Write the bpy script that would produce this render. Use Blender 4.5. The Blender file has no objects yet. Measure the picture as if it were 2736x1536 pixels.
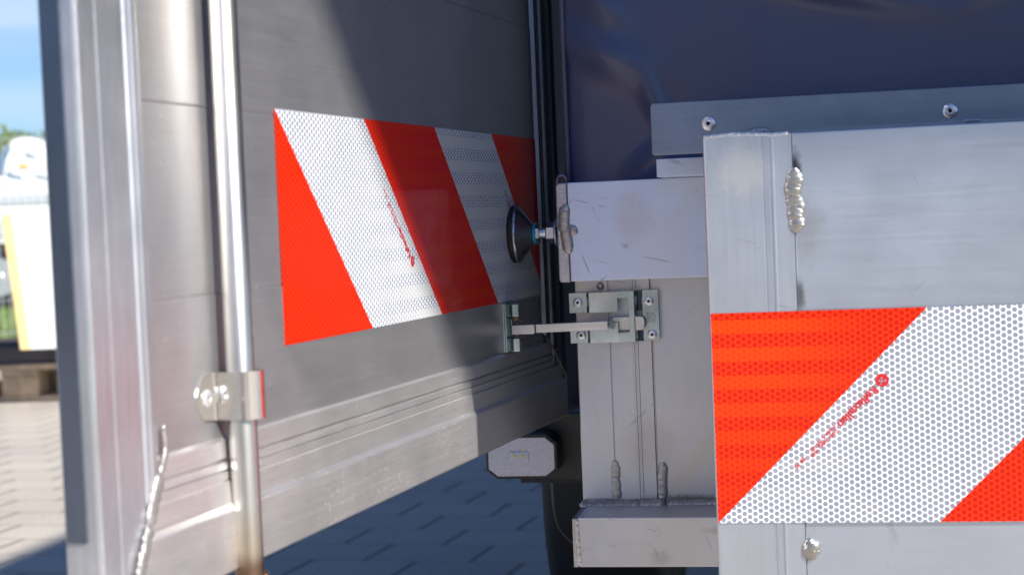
import bpy, bmesh, math, random
from mathutils import Vector, Matrix, noise
random.seed(7)
S = bpy.context.scene; COL = S.collection
sin, cos, R, PI = math.sin, math.cos, math.radians, math.pi

# ---------------------------------------------------------------- camera, light, exposure
cd = bpy.data.cameras.new('camera'); cam = bpy.data.objects.new('camera', cd); COL.objects.link(cam)
RT = Vector((0.98026957, 0.19313305, -0.04208569)); UP = Vector((0.03350873, 0.04746471, 0.99831071)); FW = Vector((-0.19480437, 0.98002384, -0.04005657))
m = Matrix((RT, UP, -FW)).transposed().to_4x4(); m.translation = Vector((0, 0, .62)); cam.matrix_world = m
cd.lens = 59.75; cd.sensor_width = 36; cd.clip_start = .02; cd.clip_end = 2000
cd.dof.use_dof = True; cd.dof.focus_distance = 1.38; cd.dof.aperture_fstop = 11
S.camera = cam
SUN = Vector((-1.15, .91, -1.0)).normalized()
w = bpy.data.worlds.new('World'); S.world = w; w.use_nodes = True
nt = w.node_tree; sky = nt.nodes.new('ShaderNodeTexSky'); sky.sky_type = 'NISHITA'; sky.sun_disc = False
el = math.asin(-SUN.z); az = math.atan2(-SUN.x, -SUN.y)
sky.sun_elevation = el; sky.sun_rotation = az; sky.air_density = 1.0; sky.dust_density = .3; sky.ozone_density = 3.0
tn = nt.nodes.new('ShaderNodeMix'); tn.data_type = 'RGBA'; tn.blend_type = 'MULTIPLY'; tn.inputs[0].default_value = 1; tn.inputs[7].default_value = (.70, .86, 1.15, 1)   # deep clear-sky blue
tc = nt.nodes.new('ShaderNodeTexCoord'); mpn = nt.nodes.new('ShaderNodeMapping'); mpn.inputs[3].default_value = (1, 1, 9); nt.links.new(tc.outputs['Generated'], mpn.inputs[0])
cn = nt.nodes.new('ShaderNodeTexNoise'); cn.inputs['Scale'].default_value = 3.2; cn.inputs['Detail'].default_value = 6; nt.links.new(mpn.outputs[0], cn.inputs[0])
cr_ = nt.nodes.new('ShaderNodeMapRange'); cr_.inputs[1].default_value = .36; cr_.inputs[2].default_value = .62; cr_.inputs[4].default_value = .8; nt.links.new(cn.outputs[0], cr_.inputs[0])
tc2 = nt.nodes.new('ShaderNodeMix'); tc2.data_type = 'RGBA'; tc2.inputs[7].default_value = (6.0, 7.6, 9.2, 1); sz_ = nt.nodes.new('ShaderNodeSeparateXYZ'); nt.links.new(tc.outputs['Generated'], sz_.inputs[0])
lo_ = nt.nodes.new('ShaderNodeMapRange'); lo_.interpolation_type = 'SMOOTHSTEP'; lo_.inputs[1].default_value = .30; lo_.inputs[2].default_value = .10; nt.links.new(sz_.outputs[2], lo_.inputs[0])
ml_ = nt.nodes.new('ShaderNodeMath'); ml_.operation = 'MULTIPLY'; nt.links.new(cr_.outputs[0], ml_.inputs[0]); nt.links.new(lo_.outputs[0], ml_.inputs[1]); nt.links.new(ml_.outputs[0], tc2.inputs[0])   # thin veil of cloud
nt.links.new(sky.outputs[0], tn.inputs[6]); nt.links.new(tn.outputs[2], tc2.inputs[6]); nt.links.new(tc2.outputs[2], nt.nodes['Background'].inputs[0]); nt.nodes['Background'].inputs[1].default_value = .052
sl = bpy.data.lights.new('sun', 'SUN'); sl.energy = 4.4; sl.angle = R(.8); sl.color = (1, .95, .87)
so = bpy.data.objects.new('sun', sl); COL.objects.link(so); so.rotation_euler = SUN.to_track_quat('-Z', 'Y').to_euler(); so.location = (3, -3, 6)
S.view_settings.view_transform = 'Standard'; S.view_settings.look = 'None'; S.view_settings.exposure = 1.08; S.view_settings.gamma = 1

# ---------------------------------------------------------------- node helpers
class NG:
    def __init__(s, name):
        s.m = bpy.data.materials.new(name); s.m.use_nodes = True; s.t = s.m.node_tree
        s.b = s.t.nodes['Principled BSDF']; s.L = s.t.links.new
    def n(s, typ, **k):
        o = s.t.nodes.new(typ)
        for a, v in k.items(): setattr(o, a, v)
        return o
    def put(s, sock, v):
        if isinstance(v, bpy.types.NodeSocket): s.L(v, sock)
        elif isinstance(v, tuple) and len(v) == 3 and sock.type == 'RGBA': sock.default_value = (*v, 1)
        else: sock.default_value = v
    def M(s, op, a, b=None, c=None, clamp=False):
        o = s.n('ShaderNodeMath', operation=op); o.use_clamp = clamp
        s.put(o.inputs[0], a)
        if b is not None: s.put(o.inputs[1], b)
        if c is not None: s.put(o.inputs[2], c)
        return o.outputs[0]
    def mix(s, f, a, b, bt='MIX'):
        o = s.n('ShaderNodeMix', data_type='RGBA', blend_type=bt)
        s.put(o.inputs[0], f); s.put(o.inputs[6], a); s.put(o.inputs[7], b); return o.outputs[2]
    def step(s, x, a, b):
        o = s.n('ShaderNodeMapRange', interpolation_type='SMOOTHSTEP'); s.put(o.inputs[0], x)
        o.inputs[1].default_value = a; o.inputs[2].default_value = b; return o.outputs[0]
    def rng(s, x, a, b, c, d):
        o = s.n('ShaderNodeMapRange'); s.put(o.inputs[0], x)
        for i, v in enumerate((a, b, c, d)): o.inputs[i + 1].default_value = v
        return o.outputs[0]
    def co(s): return s.n('ShaderNodeTexCoord').outputs['Object']
    def uv(s):
        o = s.n('ShaderNodeSeparateXYZ'); s.L(s.n('ShaderNodeTexCoord').outputs['UV'], o.inputs[0]); return o.outputs[0], o.outputs[1]
    def noise(s, vec, scale=(1, 1, 1), sc=5, det=4, rough=.55, col=False):
        mp = s.n('ShaderNodeMapping'); s.L(vec, mp.inputs[0]); mp.inputs[3].default_value = scale
        o = s.n('ShaderNodeTexNoise'); s.L(mp.outputs[0], o.inputs[0]); o.inputs['Scale'].default_value = sc
        o.inputs['Detail'].default_value = det; o.inputs['Roughness'].default_value = rough
        return o.outputs[1 if col else 0]
    def bump(s, h, dist=.001, st=1.0):
        o = s.n('ShaderNodeBump'); o.inputs['Distance'].default_value = dist; o.inputs['Strength'].default_value = st
        s.L(h, o.inputs['Height']); s.L(o.outputs[0], s.b.inputs['Normal'])
    def fin(s, base=None, rough=None, metal=None, **k):
        if base is not None: s.put(s.b.inputs['Base Color'], base)
        if rough is not None: s.put(s.b.inputs['Roughness'], rough)
        if metal is not None: s.put(s.b.inputs['Metallic'], metal)
        for a, v in k.items(): s.put(s.b.inputs[a.replace('_', ' ')], v)
        return s.m

def metal(name, col, rough, met=.9, axis=(1, 1, 1), brush=.25, grain=1.0, specks=0, blotch=.3, stains=(), tint=None, patch=None, scr=0):
    g = NG(name); c = g.co()
    # axis: long brushing direction has a small scale
    f = g.noise(c, axis, 1100, 3, .6); f2 = g.noise(c, axis, 420, 4, .6); b = g.noise(c, (1, 1, 1), 14, 4, .6); b2 = g.noise(c, (1, 1, 1), 45, 3, .5)
    v = g.M('ADD', g.M('MULTIPLY', f, .5), g.M('MULTIPLY', f2, .5))
    v = g.rng(v, .3, .7, 1 - brush, 1 + brush * .6)
    v = g.M('MULTIPLY', v, g.rng(g.M('ADD', b, g.M('MULTIPLY', b2, .3)), .4, .9, 1 - blotch, 1 + blotch * .4))
    base = g.mix(1.0, (*col,), v, 'MULTIPLY') if False else None
    mx = g.n('ShaderNodeMix', data_type='RGBA', blend_type='MULTIPLY'); mx.inputs[0].default_value = 1
    mx.inputs[6].default_value = (*col, 1); g.L(v, mx.inputs[7]); base = mx.outputs[2]
    r = g.M('ADD', g.rng(b, .3, .7, rough - .025, rough + .03), g.M('MULTIPLY', g.M('SUBTRACT', f2, .5), .09))
    if patch:
        pn = g.noise(c, (1, 1, .5), 11, 2, .4); pz = g.noise(c, (1, 1, .5), 26, 2, .4)
        base = g.mix(g.M('MULTIPLY', g.step(pn, .47, .53), patch[2]), base, patch[0]); base = g.mix(g.M('MULTIPLY', g.step(pz, .50, .60), patch[2] * .7), base, patch[1])  # soft warm and cool reflections painted in as colour patches
    if specks:
        vo = g.n('ShaderNodeTexVoronoi'); mp = g.n('ShaderNodeMapping'); g.L(c, mp.inputs[0]); mp.inputs[3].default_value = (1, 1, .55)
        g.L(mp.outputs[0], vo.inputs[0]); vo.inputs['Scale'].default_value = 270
        big = g.noise(c, (1, 1, 1), 12, 2)
        thr = g.rng(big, .35, .7, .05, .16)
        hitm = g.M('MULTIPLY', g.M('LESS_THAN', vo.outputs['Distance'], thr), specks * .75)
        sep = g.n('ShaderNodeSeparateColor'); g.L(vo.outputs['Color'], sep.inputs[0])
        hitm = g.M('MULTIPLY', hitm, g.M('GREATER_THAN', sep.outputs[0], .22))
        base = g.mix(hitm, base, (.95, .95, .93)); r = g.M('ADD', r, g.M('MULTIPLY', hitm, .3))
        st = g.noise(c, (1, 1, .16), 120, 3, .7)   # run marks down the sheet
        sm = g.M('MULTIPLY', g.step(st, .68, .78), .35 * specks)
        base = g.mix(sm, base, (.8, .8, .8))
    for (p, rx, rz, colr, amt) in stains:
        mp = g.n('ShaderNodeMapping'); g.L(c, mp.inputs[0]); mp.inputs[1].default_value = (-p[0], -p[1], -p[2])
        mp2 = g.n('ShaderNodeMapping'); g.L(mp.outputs[0], mp2.inputs[0]); mp2.inputs[3].default_value = (1 / rx, 0, 1 / rz) if abs(rx) else (0, 0, 1)
        le = g.n('ShaderNodeVectorMath', operation='LENGTH'); g.L(mp2.outputs[0], le.inputs[0])
        d = g.M('ADD', le.outputs['Value'], g.M('MULTIPLY', g.M('SUBTRACT', g.noise(c, (1, 1, 1), 220, 4, .7), .5), .9))
        mk = g.M('MULTIPLY', g.M('SUBTRACT', 1.0, g.step(d, .25, 1.1)), amt)
        base = g.mix(mk, base, colr)
    if tint:   # heat tint along the part's own height
        sp = g.n('ShaderNodeSeparateXYZ'); g.L(c, sp.inputs[0]); z = g.M('ADD', sp.outputs[2], g.M('MULTIPLY', g.M('SUBTRACT', b2, .5), .008))
        for (z0, z1, colr, amt) in tint:
            base = g.mix(g.M('MULTIPLY', g.step(z, z0, z1), amt), base, colr)
    if scr:
        for k_, (ry, amt_) in enumerate(((20, .5), (75, .45), (-50, .4))):
            mr = g.n('ShaderNodeMapping'); g.L(c, mr.inputs[0]); mr.inputs[2].default_value = (R(ry) if axis[1] < .1 else 0, R(ry) if axis[1] >= .1 else 0, 0); mr.inputs[1].default_value = (k_, k_, k_)
            ln = g.noise(mr.outputs[0], (1, 1, .035) if axis[1] >= .1 else (1, 1, .035), 420, 1, .4)
            mk = g.M('MULTIPLY', g.step(ln, .735, .76), g.step(g.noise(mr.outputs[0], (1, 1, 1), 30, 2), .52, .60))
            base = g.mix(g.M('MULTIPLY', mk, amt_ * scr), base, (.16, .14, .14))
        sp_ = g.noise(c, (1, 1, 1), 330, 2, .6); base = g.mix(g.M('MULTIPLY', g.step(sp_, .735, .77), .6 * scr), base, (.12, .11, .12))
        gr_ = g.noise(c, (1, 1, 1), 38, 5, .75); base = g.mix(g.M('MULTIPLY', g.step(gr_, .60, .74), .30 * scr), base, (.28, .25, .24))
    g.bump(g.M('ADD', f2, g.M('MULTIPLY', f, .5)), .000022 * grain, .9)
    return g.fin(base, r, met)

LENX, LENY, LENZ = (.03, 1, 1), (1, .03, 1), (1, 1, .03)
ALU = dict(col=(.52, .51, .52))
M_panel = metal('brushed_sheet', (.49, .485, .50), .40, .85, LENY, .08, 1.0, 1.0, .08)
M_rail = metal('extruded_rail', (.70, .68, .68), .40, .85, LENY, .12, 1.0, .8, .10)
M_frame = metal('extruded_frame', (.60, .61, .65), .38, .85, LENZ, .18, 1, .35, .2)
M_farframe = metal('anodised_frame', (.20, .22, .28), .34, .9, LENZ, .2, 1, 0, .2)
M_strip = metal('dark_edge_sheet', (.15, .18, .25), .2, .9, LENZ, .1, 1, .1, .1)
M_weld = metal('weld_metal', (.55, .53, .50), .34, .95, (1, 1, 1), .35, 4, 0, .5)
M_weldl = metal('matt_weld', (.52, .51, .50), .42, .8, (1, 1, 1), .2, 3, 0, .4)
M_weldd = metal('sooty_weld_metal', (.55, .53, .54), .33, .9, (1, 1, 1), .5, 2, 0, .5)
M_weldp = metal('ripple_weld', (.58, .54, .52), .36, .75, (1, 1, 1), .25, 3, 0, .5)
M_rod = metal('polished_rod', (.80, .78, .74), .24, 1, (1, 1, .05), .06, .6, 0, .1,)
M_chrome = metal('polished_clamp', (.78, .76, .73), .10, 1, (1, 1, 1), .05, .3, .3, .05)
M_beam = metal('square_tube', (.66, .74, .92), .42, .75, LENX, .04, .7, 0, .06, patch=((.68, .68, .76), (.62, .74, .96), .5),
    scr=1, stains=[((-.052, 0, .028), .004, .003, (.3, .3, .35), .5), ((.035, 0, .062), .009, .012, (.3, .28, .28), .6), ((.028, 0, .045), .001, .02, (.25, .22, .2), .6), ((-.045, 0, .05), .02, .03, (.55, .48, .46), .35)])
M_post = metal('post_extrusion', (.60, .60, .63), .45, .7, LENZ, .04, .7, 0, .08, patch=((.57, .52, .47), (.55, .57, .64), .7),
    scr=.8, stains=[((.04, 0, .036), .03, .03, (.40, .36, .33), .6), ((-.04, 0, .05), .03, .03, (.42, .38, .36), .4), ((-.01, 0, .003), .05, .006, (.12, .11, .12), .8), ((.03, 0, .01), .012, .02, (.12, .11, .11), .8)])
M_foot = metal('cross_tube', (.56, .56, .60), .45, .72, LENX, .06, 1, 0, .12, patch=((.54, .52, .51), (.56, .57, .62), .6), scr=1, stains=[((-.03, 0, .008), .012, .008, (.3, .27, .25), .4), ((.02, 0, .03), .02, .004, (.35, .32, .3), .5)])
M_rrail = metal('blue_grey_rail', (.27, .31, .40), .33, .85, LENX, .10, 1.2, 0, .15)
M_plate = metal('rear_sheet', (.58, .63, .72), .33, .92, LENX, .035, .6, 0, .06,
    scr=.35, stains=[((-.566 + .0, 0, .308), .006, .016, (.05, .05, .055), .95), ((-.566, 0, .225), .005, .014, (.12, .12, .12), .8), ((-.56, 0, .27), .014, .03, (.45, .44, .44), .5)])
M_corner = metal('corner_extrusion', (.58, .62, .70), .33, .9, LENZ, .05, .6, 0, .10, scr=.5, stains=[((-.004, 0, .31), .022, .022, (.82, .80, .76), .7)])
M_zinc = metal('zinc_plated', (.56, .64, .66), .20, .95, (1, 1, 1), .08, .6, 0, .45)
M_zincb = metal('zinc_arm', (.68, .67, .66), .30, .9, LENX, .15, .6, 0, .2)
M_nut = metal('blue_zinc', (.62, .72, .80), .22, 1, (1, 1, 1), .1, .5, 0, .1)
M_rivet = metal('rivet_alu', (.85, .85, .88), .36, .85, (1, 1, 1), .1, .4, 0, .15)
M_cup = metal('pressed_steel', (.42, .43, .46), .24, .95, (1, 1, 1), .2, .5, 0, .2)
M_spring = metal('spring_steel', (.35, .24, .17), .35, .9)
def plain(name, col, rough=.5, met=0, nz=.15, sc=30, bump=0, **k):
    g = NG(name); c = g.co(); n_ = g.noise(c, (1, 1, 1), sc, 5, .6)
    mx = g.n('ShaderNodeMix', data_type='RGBA', blend_type='MULTIPLY'); mx.inputs[0].default_value = 1
    mx.inputs[6].default_value = (*col, 1); g.L(g.rng(n_, .3, .7, 1 - nz, 1 + nz * .5), mx.inputs[7])
    if bump: g.bump(n_, bump)
    return g.fin(mx.outputs[2], g.rng(n_, .3, .7, rough - .05, rough + .07), met, **k)
M_rubber = plain('black_rubber', (.006, .006, .008), .6, 0, .3, 200, .0003)
M_black = plain('black_plastic', (.008, .008, .011), .42, 0, .3, 100, .0001)
M_teal = plain('teal_ring', (.02, .33, .46), .3, .3, .1)
M_hole = plain('dark_bore', (.004, .004, .005), .8)
M_white = plain('white_paint', (.72, .73, .74), .3, 0, .05, 3)
M_wgrey = plain('pale_grey_paint', (.42, .45, .50), .4, 0, .05, 3)
M_yellow = plain('yellow_edge', (.72, .55, .27), .5, 0, .1, 8)
M_glass = plain('tinted_window', (.10, .17, .27), .08, 0, .1, 2)
M_orange = plain('amber_lens', (.9, .38, .03), .25, 0, .05)
M_wood = plain('pallet_wood', (.56, .42, .28), .8, 0, .45, 12, .002)
M_steel = plain('weathered_beam', (.09, .075, .08), .55, .2, .4, 10, .001)
M_wire = plain('galvanised_wire', (.42, .45, .48), .5, .5)
M_led = plain('yellow_led', (.75, .70, .08), .4)
M_ledp = plain('led_board', (.55, .56, .64), .4)
M_bark = plain('bark', (.10, .07, .05), .9, 0, .4, 20, .01)

def leafmat(name, col):
    g = NG(name); oi = g.n('ShaderNodeNewGeometry'); c = g.co(); n_ = g.noise(c, (1, 1, 1), 2.5, 3)
    rp = oi.outputs['Random Per Island']
    v = g.M('MULTIPLY', g.rng(rp, 0, 1, .6, 1.5), g.rng(n_, .3, .7, .7, 1.3))
    mx = g.n('ShaderNodeMix', data_type='RGBA', blend_type='MULTIPLY'); mx.inputs[0].default_value = 1; mx.inputs[6].default_value = (*col, 1); g.L(v, mx.inputs[7])
    return g.fin(mx.outputs[2], .6)
M_leaf = leafmat('leaves', (.09, .14, .03)); M_leaf2 = leafmat('dark_leaves', (.05, .09, .025))

# retroreflective sheeting: honeycomb of seal lines over prism cells, diagonal stripes
def sticker_mat(name, s_sign, s_off, W, first_red, bandu, pitch=.0041, bandv=(0, 1)):
    g = NG(name); u, v = g.uv(); A = g.M
    P = pitch; X = 1.7320508 * P
    def hexd(ox, oy):
        a = A('SUBTRACT', A('FLOORED_MODULO', A('ADD', u, ox), X), X / 2); a = A('ABSOLUTE', a)
        b = A('SUBTRACT', A('FLOORED_MODULO', A('ADD', v, oy), P), P / 2); b = A('ABSOLUTE', b)
        return A('MAXIMUM', b, A('ADD', A('MULTIPLY', a, .8660254), A('MULTIPLY', b, .5)))
    h = A('MINIMUM', hexd(0, 0), hexd(X / 2, P / 2))
    cell = A('SUBTRACT', 1.0, g.step(h, P * .385, P * .425))
    s = A('ADD', A('ADD', u, A('MULTIPLY', v, s_sign)), s_off)     # stripe coordinate
    k = A('FLOORED_MODULO', A('DIVIDE', s, W), 2.0)
    red = A('GREATER_THAN', k, 1.0) if first_red else A('LESS_THAN', k, 1.0)
    band = A('LESS_THAN', A('FLOORED_MODULO', A('DIVIDE', A('ADD', v, .003), .0185), 1.0), .5)  # angle-dependent prism glint painted in as bands, faded across the sheet
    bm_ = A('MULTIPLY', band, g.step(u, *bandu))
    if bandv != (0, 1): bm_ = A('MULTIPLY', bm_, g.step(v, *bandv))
    wear = g.noise(g.co(), (1, 1, 1), 25, 3)
    cellw = g.mix(g.rng(wear, .35, .65, 0, 1), (.18, .195, .25), (.215, .225, .28)); cellr = (.42, .006, .0006)
    cw = g.mix(A('MULTIPLY', cell, 1.0), (.74, .76, .79), cellw)
    cr = g.mix(cell, (.74, .034, .0004), cellr)
    base = g.mix(red, cw, cr)
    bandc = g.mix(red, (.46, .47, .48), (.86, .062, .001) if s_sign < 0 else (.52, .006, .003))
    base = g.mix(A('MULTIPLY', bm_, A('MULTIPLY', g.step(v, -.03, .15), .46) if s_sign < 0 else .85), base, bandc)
    g.bump(cell, .00008, -.35)
    m_ = g.fin(base, .45, 0); g.b.inputs['Specular IOR Level'].default_value = .12; g.b.inputs['Coat Weight'].default_value = .3; g.b.inputs['Coat Roughness'].default_value = .07
    return m_
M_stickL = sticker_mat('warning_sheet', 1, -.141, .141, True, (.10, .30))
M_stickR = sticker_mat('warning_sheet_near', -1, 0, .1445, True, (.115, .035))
M_ink = plain('red_ink', (.42, .002, .008), .6)
M_inkd = plain('red_ink_pale', (.45, .02, .04), .6)

# ---------------------------------------------------------------- mesh helpers
ORG = {}
def link(name, me, mat, parent=None, smooth=False, org=None, bevel=0, mats=None):
    me.name = name
    o = bpy.data.objects.new(name, me); COL.objects.link(o)
    for m_ in ([mat] if not mats else mats): me.materials.append(m_)
    if org is None:
        xs = [v.co for v in me.vertices]
        lo = Vector([min(p[i] for p in xs) for i in range(3)]); hi = Vector([max(p[i] for p in xs) for i in range(3)])
        org = Vector(((lo.x + hi.x) / 2, (lo.y + hi.y) / 2, lo.z))
    me.transform(Matrix.Translation(-org)); ORG[o.name] = org
    if parent: o.parent = parent; o.location = org - ORG[parent.name]
    else: o.location = org
    if smooth:
        for p in me.polygons: p.use_smooth = True
    if bevel:
        b = o.modifiers.new('b', 'BEVEL'); b.width = bevel; b.segments = 2; b.limit_method = 'ANGLE'; b.angle_limit = R(35); b.harden_normals = False
        for p in me.polygons: p.use_smooth = False
    return o
def bm2(bm):
    me = bpy.data.meshes.new('m'); bmesh.ops.recalc_face_normals(bm, faces=bm.faces); bm.to_mesh(me); bm.free(); return me
def obj(name, bm, mat, parent=None, **k): return link(name, bm2(bm), mat, parent, **k)
def box(bm, x0, x1, y0, y1, z0, z1, mi=0):
    vs = [bm.verts.new(p) for p in ((x0, y0, z0), (x1, y0, z0), (x1, y1, z0), (x0, y1, z0), (x0, y0, z1), (x1, y0, z1), (x1, y1, z1), (x0, y1, z1))]
    for f in ((0, 3, 2, 1), (4, 5, 6, 7), (0, 1, 5, 4), (1, 2, 6, 5), (2, 3, 7, 6), (3, 0, 4, 7)):
        bm.faces.new([vs[i] for i in f]).material_index = mi
    return vs
def prism(bm, pts, axis, a, b, mi=0, ends=None):
    """pts: closed 2-D outline; axis 'x','y','z' extruded from a to b. ends: optional (fa, fb) giving end coordinate per point"""
    def P(p, t):
        return {'x': (t, p[0], p[1]), 'y': (p[0], t, p[1]), 'z': (p[0], p[1], t)}[axis]
    A_ = [bm.verts.new(P(p, ends[0](p) if ends and ends[0] else a)) for p in pts]
    B_ = [bm.verts.new(P(p, ends[1](p) if ends and ends[1] else b)) for p in pts]
    n_ = len(pts)
    for i in range(n_): bm.faces.new((A_[i], A_[(i + 1) % n_], B_[(i + 1) % n_], B_[i])).material_index = mi
    bm.faces.new(A_).material_index = mi; bm.faces.new(list(reversed(B_))).material_index = mi
def lathe(bm, prof, c, axis='x', n_=40, mi=0, poly=None):
    """prof: list of (t along axis, radius)"""
    c = Vector(c); rings = []
    for (t, r) in prof:
        ring = []
        for i in range(n_):
            a = 2 * PI * i / n_
            rr = r
            if axis == 'x': p = (t, rr * cos(a), rr * sin(a))
            elif axis == 'y': p = (rr * cos(a), t, rr * sin(a))
            else: p = (rr * cos(a), rr * sin(a), t)
            ring.append(bm.verts.new(c + Vector(p)))
        rings.append(ring)
    for k in range(len(rings) - 1):
        for i in range(n_):
            f = bm.faces.new((rings[k][i], rings[k][(i + 1) % n_], rings[k + 1][(i + 1) % n_], rings[k + 1][i])); f.material_index = mi; f.smooth = True
    bm.faces.new(rings[0]).material_index = mi; bm.faces.new(list(reversed(rings[-1]))).material_index = mi
def hexnut(bm, t0, t1, r, c, ax='x', mi=0, rot=0):
    c = Vector(c); ch = (t1 - t0) * .12
    prof = [(t0, r * .88), (t0 + ch, r), (t1 - ch, r), (t1, r * .88)]
    rings = []
    for t, rr in prof:
        ring = []
        for i in range(6):
            a = rot + PI / 3 * i
            p = (t, rr * cos(a), rr * sin(a)) if ax == 'x' else (rr * cos(a), t, rr * sin(a))
            ring.append(bm.verts.new(c + Vector(p)))
        rings.append(ring)
    for k in range(3):
        for i in range(6): bm.faces.new((rings[k][i], rings[k][(i + 1) % 6], rings[k + 1][(i + 1) % 6], rings[k + 1][i])).material_index = mi
    bm.faces.new(rings[0]).material_index = mi; bm.faces.new(rings[-1]).material_index = mi
def tube(bm, pts, rad, n_=10, flat=None, rad_f=None, mi=0):
    pts = [Vector(p) for p in pts]; prev = None; up = Vector((.13, .31, .94))
    N = len(pts); rings = []
    for i, p in enumerate(pts):
        t = (pts[min(i + 1, N - 1)] - pts[max(i - 1, 0)]).normalized()
        if prev is None:
            s = t.cross(up).normalized()
        else: s = (prev - t * prev.dot(t)).normalized()
        prev = s; q = t.cross(s)
        rr = rad_f(i / (N - 1)) if rad_f else rad
        ring = []
        for j in range(n_):
            a = 2 * PI * j / n_; off = s * cos(a) * rr + q * sin(a) * rr
            if flat: nrm, k_ = flat; off -= nrm * off.dot(nrm) * (1 - k_)
            ring.append(bm.verts.new(p + off))
        rings.append(ring)
    for k in range(N - 1):
        for j in range(n_):
            f = bm.faces.new((rings[k][j], rings[k][(j + 1) % n_], rings[k + 1][(j + 1) % n_], rings[k + 1][j])); f.smooth = True; f.material_index = mi
    bm.faces.new(rings[0]).material_index = mi; bm.faces.new(list(reversed(rings[-1]))).material_index = mi
def spline(pts, n_):
    pts = [Vector(p) for p in pts]; out = []
    P = [2 * pts[0] - pts[1]] + pts + [2 * pts[-1] - pts[-2]]
    for i in range(1, len(P) - 2):
        for k in range(n_):
            t = k / n_; a, b, c, d = P[i - 1:i + 3]
            out.append(.5 * ((2 * b) + (c - a) * t + (2 * a - 5 * b + 4 * c - d) * t * t + (3 * b - a - 3 * c + d) * t ** 3))
    out.append(pts[-1]); return out
def weld(bm, pts, rad, nrm, step=.0022, k=.55, seed=0, amp=.22):
    """a run of overlapping solidified puddles: scalloped bead"""
    pts = [Vector(p) for p in pts]; nrm = Vector(nrm)
    L = sum((b - a).length for a, b in zip(pts, pts[1:])); per = 7; N = max(8, int(L / step * per))
    # resample
    acc = [0];
    for a, b in zip(pts, pts[1:]): acc.append(acc[-1] + (b - a).length)
    def at(d):
        for i in range(len(pts) - 1):
            if d <= acc[i + 1] + 1e-9: return pts[i].lerp(pts[i + 1], (d - acc[i]) / max(1e-9, acc[i + 1] - acc[i]))
        return pts[-1]
    path = []; rads = []
    for i in range(N + 1):
        f = i / N; d = L * f; ph = (d / step) % 1
        wob = noise.noise(Vector((d * 260, seed * 7.3, 0))) * rad * .18
        p = at(d); t = (at(min(L, d + 1e-4)) - at(max(0, d - 1e-4))).normalized(); side = t.cross(nrm)
        path.append(p + side * wob + nrm * (noise.noise(Vector((d * 300, 3 + seed, 5))) * rad * .2))
        endf = min(1, (d + .0004) / (rad * 1.1)) * min(1, (L - d + .0004) / (rad * 1.1)); endf = max(.05, endf) ** .5
        rads.append(rad * endf * (1 - amp * .5 + amp * (1 - ph) ** .6 + .16 * noise.noise(Vector((d * 190, 9, seed))) + .05 * noise.noise(Vector((d * 900, 2, seed)))))
    it = {i / N: r for i, r in enumerate(rads)}
    tube(bm, path, rad, 14, (nrm, k), lambda f: rads[int(round(f * N))])
def tag(o, label=None, cat=None, group=None, kind=None):
    if label: o['label'] = label
    if cat: o['category'] = cat
    if group: o['group'] = group
    if kind: o['kind'] = kind
    return o
def empty(name, loc, rz=0):
    o = bpy.data.objects.new(name, None); COL.objects.link(o); o.location = loc; o.rotation_euler = (0, 0, rz); o.empty_display_size = .1
    ORG[o.name] = Vector(loc); return o
def text_bm(bm, s, size, place, mi=1, shear=0, thick=.0):
    """lettering as thin mesh; place(x, y) -> 3-D point"""
    cu = bpy.data.curves.new('t', 'FONT'); cu.body = s; cu.size = size; cu.shear = shear; cu.resolution_u = 3; cu.offset = size * .03
    to = bpy.data.objects.new('t', cu); COL.objects.link(to); dg = bpy.context.evaluated_depsgraph_get()
    me = to.evaluated_get(dg).to_mesh(); vs = [bm.verts.new(place(v.co.x, v.co.y)) for v in me.vertices]
    wd = max([v.co.x for v in me.vertices] or [0])
    for p in me.polygons:
        try: bm.faces.new([vs[i] for i in p.vertices]).material_index = mi
        except ValueError: pass
    to.evaluated_get(dg).to_mesh_clear(); bpy.data.objects.remove(to); bpy.data.curves.remove(cu); return wd

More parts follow.
